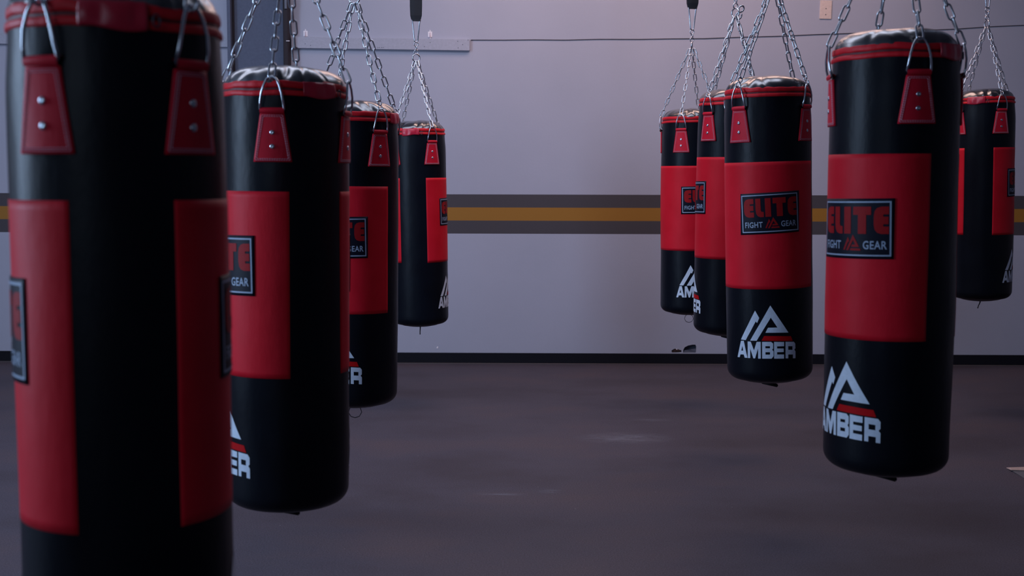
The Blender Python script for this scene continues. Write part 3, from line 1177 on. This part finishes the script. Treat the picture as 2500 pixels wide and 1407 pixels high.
# adhesive hooks
for (px, py), lab in (((746, 82), 'small white adhesive hook on the wall just beside the steel column'),
                      ((1050, 84), 'small white adhesive hook on the wall near the free end of the batten')):
    p = on_wall(px, py)
    bm = bmesh.new()
    add_box(bm, (0, -0.002, 0), (0.031, 0.004, 0.064))
    bmesh.ops.bevel(bm, geom=[e for e in bm.edges if abs((e.verts[0].co - e.verts[1].co).y) > 0.003], offset=0.012, segments=5, affect='EDGES')
    h = from_bm('adhesive_hook', bm, M_HOOK)
    h.location = (p.x, WALL_Y, p.z)
    tag(h, lab, 'hook', 'adhesive hooks on the back wall')
    bm = bmesh.new()
    tube(bm, [(0, -0.004, 0.012), (0, -0.008, 0.0), (0, -0.010, -0.016), (0, -0.016, -0.024), (0, -0.022, -0.018)], 0.0035, 8)
    from_bm('hook_prong', bm, plain('hook_pinkish_grey', (0.6, 0.5, 0.58, 1), 0.4), h, True)  # prong in a duller pinkish grey than its white base

# cover plate
p = on_wall(2015.5, 24)
pl = bevelled_box('cover_plate', (0, 0, 0), (0.088, 0.008, 0.136), M_PLATE, None, bev=0.003)
pl.location = (p.x, WALL_Y - 0.004, p.z)
pl.rotation_euler = (0, math.radians(1.0), 0)
tag(pl, 'cream blank cover plate with two screws on the back wall', 'wall plate')
for dz in (0.008, -0.036):
    bm = bmesh.new()
    bmesh.ops.create_cone(bm, cap_ends=True, segments=12, radius1=0.0035, radius2=0.0028, depth=0.003, matrix=Matrix.Rotation(math.pi / 2, 4, 'X'))
    s = from_bm('screw', bm, M_DARKSTEEL, pl)
    s.location = (0.001, -0.0050, dz)

# thin cable along the wall
cpts = []
for px, py in ((1150, 97.5), (1230, 98), (1300, 97), (1380, 98), (1460, 96), (1560, 96.5), (1640, 95), (1720, 94), (1800, 91), (1900, 88), (1990, 84), (2080, 81), (2200, 76), (2330, 71), (2420, 65), (2520, 61), (2650, 57), (2900, 50)):
    p = on_wall(px, py)
    cpts.append((p.x, WALL_Y - 0.003, p.z + random.Random(px).uniform(-1, 1) * 0.0015))
bm = bmesh.new()
tube(bm, cpts, 0.0032, 6)
c = from_bm('wall_cable', bm, M_CABLE, None, True)
tag(c, 'thin dark cable running level along the upper back wall', 'cable')

# beige card lying on the floor
def slab(rows, th):
    bm = bmesh.new()
    up = [bm.verts.new(on_floor(x, y, z)) for x, y, z in rows]
    dn = [bm.verts.new(Vector((v.co.x, v.co.y, max(0.0004, v.co.z - th)))) for v in up]
    bm.faces.new(up); bm.faces.new(dn[::-1])
    for k in range(len(up)):
        k2 = (k + 1) % len(up)
        bm.faces.new((up[k], dn[k], dn[k2], up[k2]))
    bmesh.ops.recalc_face_normals(bm, faces=list(bm.faces))
    return bm


c = from_bm('card_sheet', slab([(2457, 1142, 0.004), (2467, 1141.5, 0.010), (2500, 1140.5, 0.010), (2640, 1140, 0.010), (2640, 1148, 0.010), (2500, 1148.4, 0.010), (2469, 1147.6, 0.010)], 0.003), M_CARD)
tag(c, 'beige and grey card sheet lying on the dark floor beyond the large sharp bag', 'card')
from_bm('card_flap', slab([(2469, 1148.2, 0.005), (2500, 1149.2, 0.006), (2640, 1149.2, 0.006), (2640, 1245, 0.002), (2502, 1169, 0.002)], 0.002), M_CARDGREY, c)

# white chip on the wall
p = on_wall(1068, 849)
bm = bmesh.new()
add_box(bm, (0, -0.001, 0), (0.010, 0.003, 0.016), Matrix.Rotation(0.4, 4, 'Y'))
bmesh.ops.bevel(bm, geom=list(bm.edges), offset=0.001, segments=1, affect='EDGES')
c = from_bm('plaster_chip', bm, M_HOOK)
c.location = (p.x, WALL_Y, p.z)
tag(c, 'tiny white chip in the wall paint just above the black baseboard', 'chip')

# ------------------------------------------------------------------ the bags
S = [
    dict(d=2.04, k=0.955, sz=-0.010, cxt=284, cxb=331, yt=491, sa=39, gap=0.3, seed=1, fit='tab', flap=-2, wave=0.006,
         label='large out-of-focus punching bag with the black gap between its red panels facing out',
         chain='blurred chain above the largest, closest punching bag',
         carab='carabiner above the closest punching bag', web='black webbing strap above the closest punching bag'),
    dict(d=3.56, cxt=697, cxb=703, yt=468, gap=29.5, seed=2, fit='tab', flap=3, wave=0.004, hooks=False, turn=0.5, ax=9,
         label='punching bag partly behind the blurred one, in front of the steel column',
         chain='chain of the bag in front of the steel column',
         carab='carabiner above the bag in front of the steel column', web='black webbing strap above the bag in front of the steel column'),
    dict(d=5.15, up=0.03, cxt=868, cxb=867, yt=455, gap=74, seed=3, fit='loop', flap=-4, wave=0.003,
         label='punching bag with a thin cord loop under it, third back in its row',
         chain='bright chain crossing the wall batten, third back in its row',
         carab='carabiner above the bag with the cord loop', web='black webbing strap above the bag with the cord loop'),
    dict(d=7.70, cxt=1017, cxb=1026, yt=435, gap=-10, seed=4, fit='tail', flap=-2, wave=0.003, hooks=False,
         label='small far punching bag with a straight tail below, hanging clear of the striped wall',
         chain='chain hanging in front of the free end of the wall batten',
         carab='silver carabiner in front of the wall batten', web='black webbing strap above the wall batten end'),
    dict(d=7.70, cxt=1686, cxb=1682, yt=405, gap=121, seed=5, fit='loop', flap=30, wave=0.002, hooks=False,
         label='farthest punching bag of the sharp row, its edge hidden by the narrow one',
         chain='slender chain of the farthest bag in the sharp row',
         carab='silver carabiner in front of the wall cable, over the farthest sharp bag', web='black webbing strap end over the farthest bag of the sharp row'),
    dict(d=6.42, cxt=1791, cxb=1776, yt=384, gap=177, seed=6, fit='tab', flap=8, wave=0.002, hook=True, turn=0.7,
         label='narrow strip of punching bag squeezed between two others, all red across its middle',
         chain='chain with a dark spare hook beside its top rings',
         carab='carabiner above the chain with the spare hook', web='black webbing strap above the chain with the spare hook'),
    dict(d=5.18, cxt=1873, cxb=1879, yt=394.5, gap=100.5, seed=7, fit='tab', flap=4, wave=0.003, tilt=2.2, turn=0.75, ax=10,
         label='punching bag with its whole badge and whole white logo facing straight out',
         chain='bright double-looking chain of the bag facing straight out',
         carab='carabiner above the bag facing straight out', web='black webbing strap above the bag facing straight out'),
    dict(d=3.56, cxt=2186, cxb=2160, yt=375, gap=61, seed=8, fit='tab', flap=-3, wave=0.004, hooks=False,
         label='large sharp punching bag with its badge turned aside and a wide black gap',
         chain='chain of the large sharp bag below the cover plate',
         carab='carabiner above the large sharp bag', web='black webbing strap above the large sharp bag'),
    dict(d=7.50, cxt=2402, cxb=2394, yt=360, gap=-8, seed=9, fit='slant', flap=-6, wave=0.003, hooks=True,
         label='far punching bag partly behind the large sharp one, black gap facing out',
         chain='chain of the far bag beside the large sharp bag',
         carab='carabiner above the far bag beside the large sharp one', web='black webbing strap above the far bag beside the large sharp one'),
]
apexes = [make_bag(s) for s in S]

# beams that carry the rows, and ties from beam to ceiling
for idx, ids in enumerate(((0, 1, 2, 3), (7, 6, 5, 4), (8,))):
    pts = [apexes[i] for i in ids]
    if len(pts) > 1:
        for a, b in zip(pts, pts[1:]):
            pass
    lab = ('dark grey steel beam over the row with the blurred bag', 'dark grey steel beam over the row with the large sharp bag', 'dark grey steel beam over the single far bag')[idx]
    bm = bmesh.new()
    path = [Vector((p.x, p.y, BEAM_Z + 0.05)) for p in pts]
    if len(path) == 1:
        path = [path[0] + Vector((-0.0, -1.2, 0)), path[0] + Vector((0, 1.2, 0))]
    else:
        path = [path[0] + (path[0] - path[1]).normalized() * 1.0] + path + [path[-1] + (path[-1] - path[-2]).normalized() * 1.0]
    for a, b in zip(path, path[1:]):
        dv = b - a
        add_box(bm, (a + b) / 2, (dv.length + 0.03, 0.09, 0.10), Matrix.Rotation(math.atan2(dv.y, dv.x), 4, 'Z'))
    for p in (path[0].lerp(path[1], 0.3), path[-1].lerp(path[-2], 0.3)):
        add_box(bm, (p.x, p.y, (ZC + BEAM_Z + 0.1) / 2), (0.07, 0.07, ZC - BEAM_Z - 0.1))
    b = from_bm('ceiling_beam', bm, M_BEAM)
    tag(b, lab, 'beam', kind='structure')
bpy.context.view_layer.update()
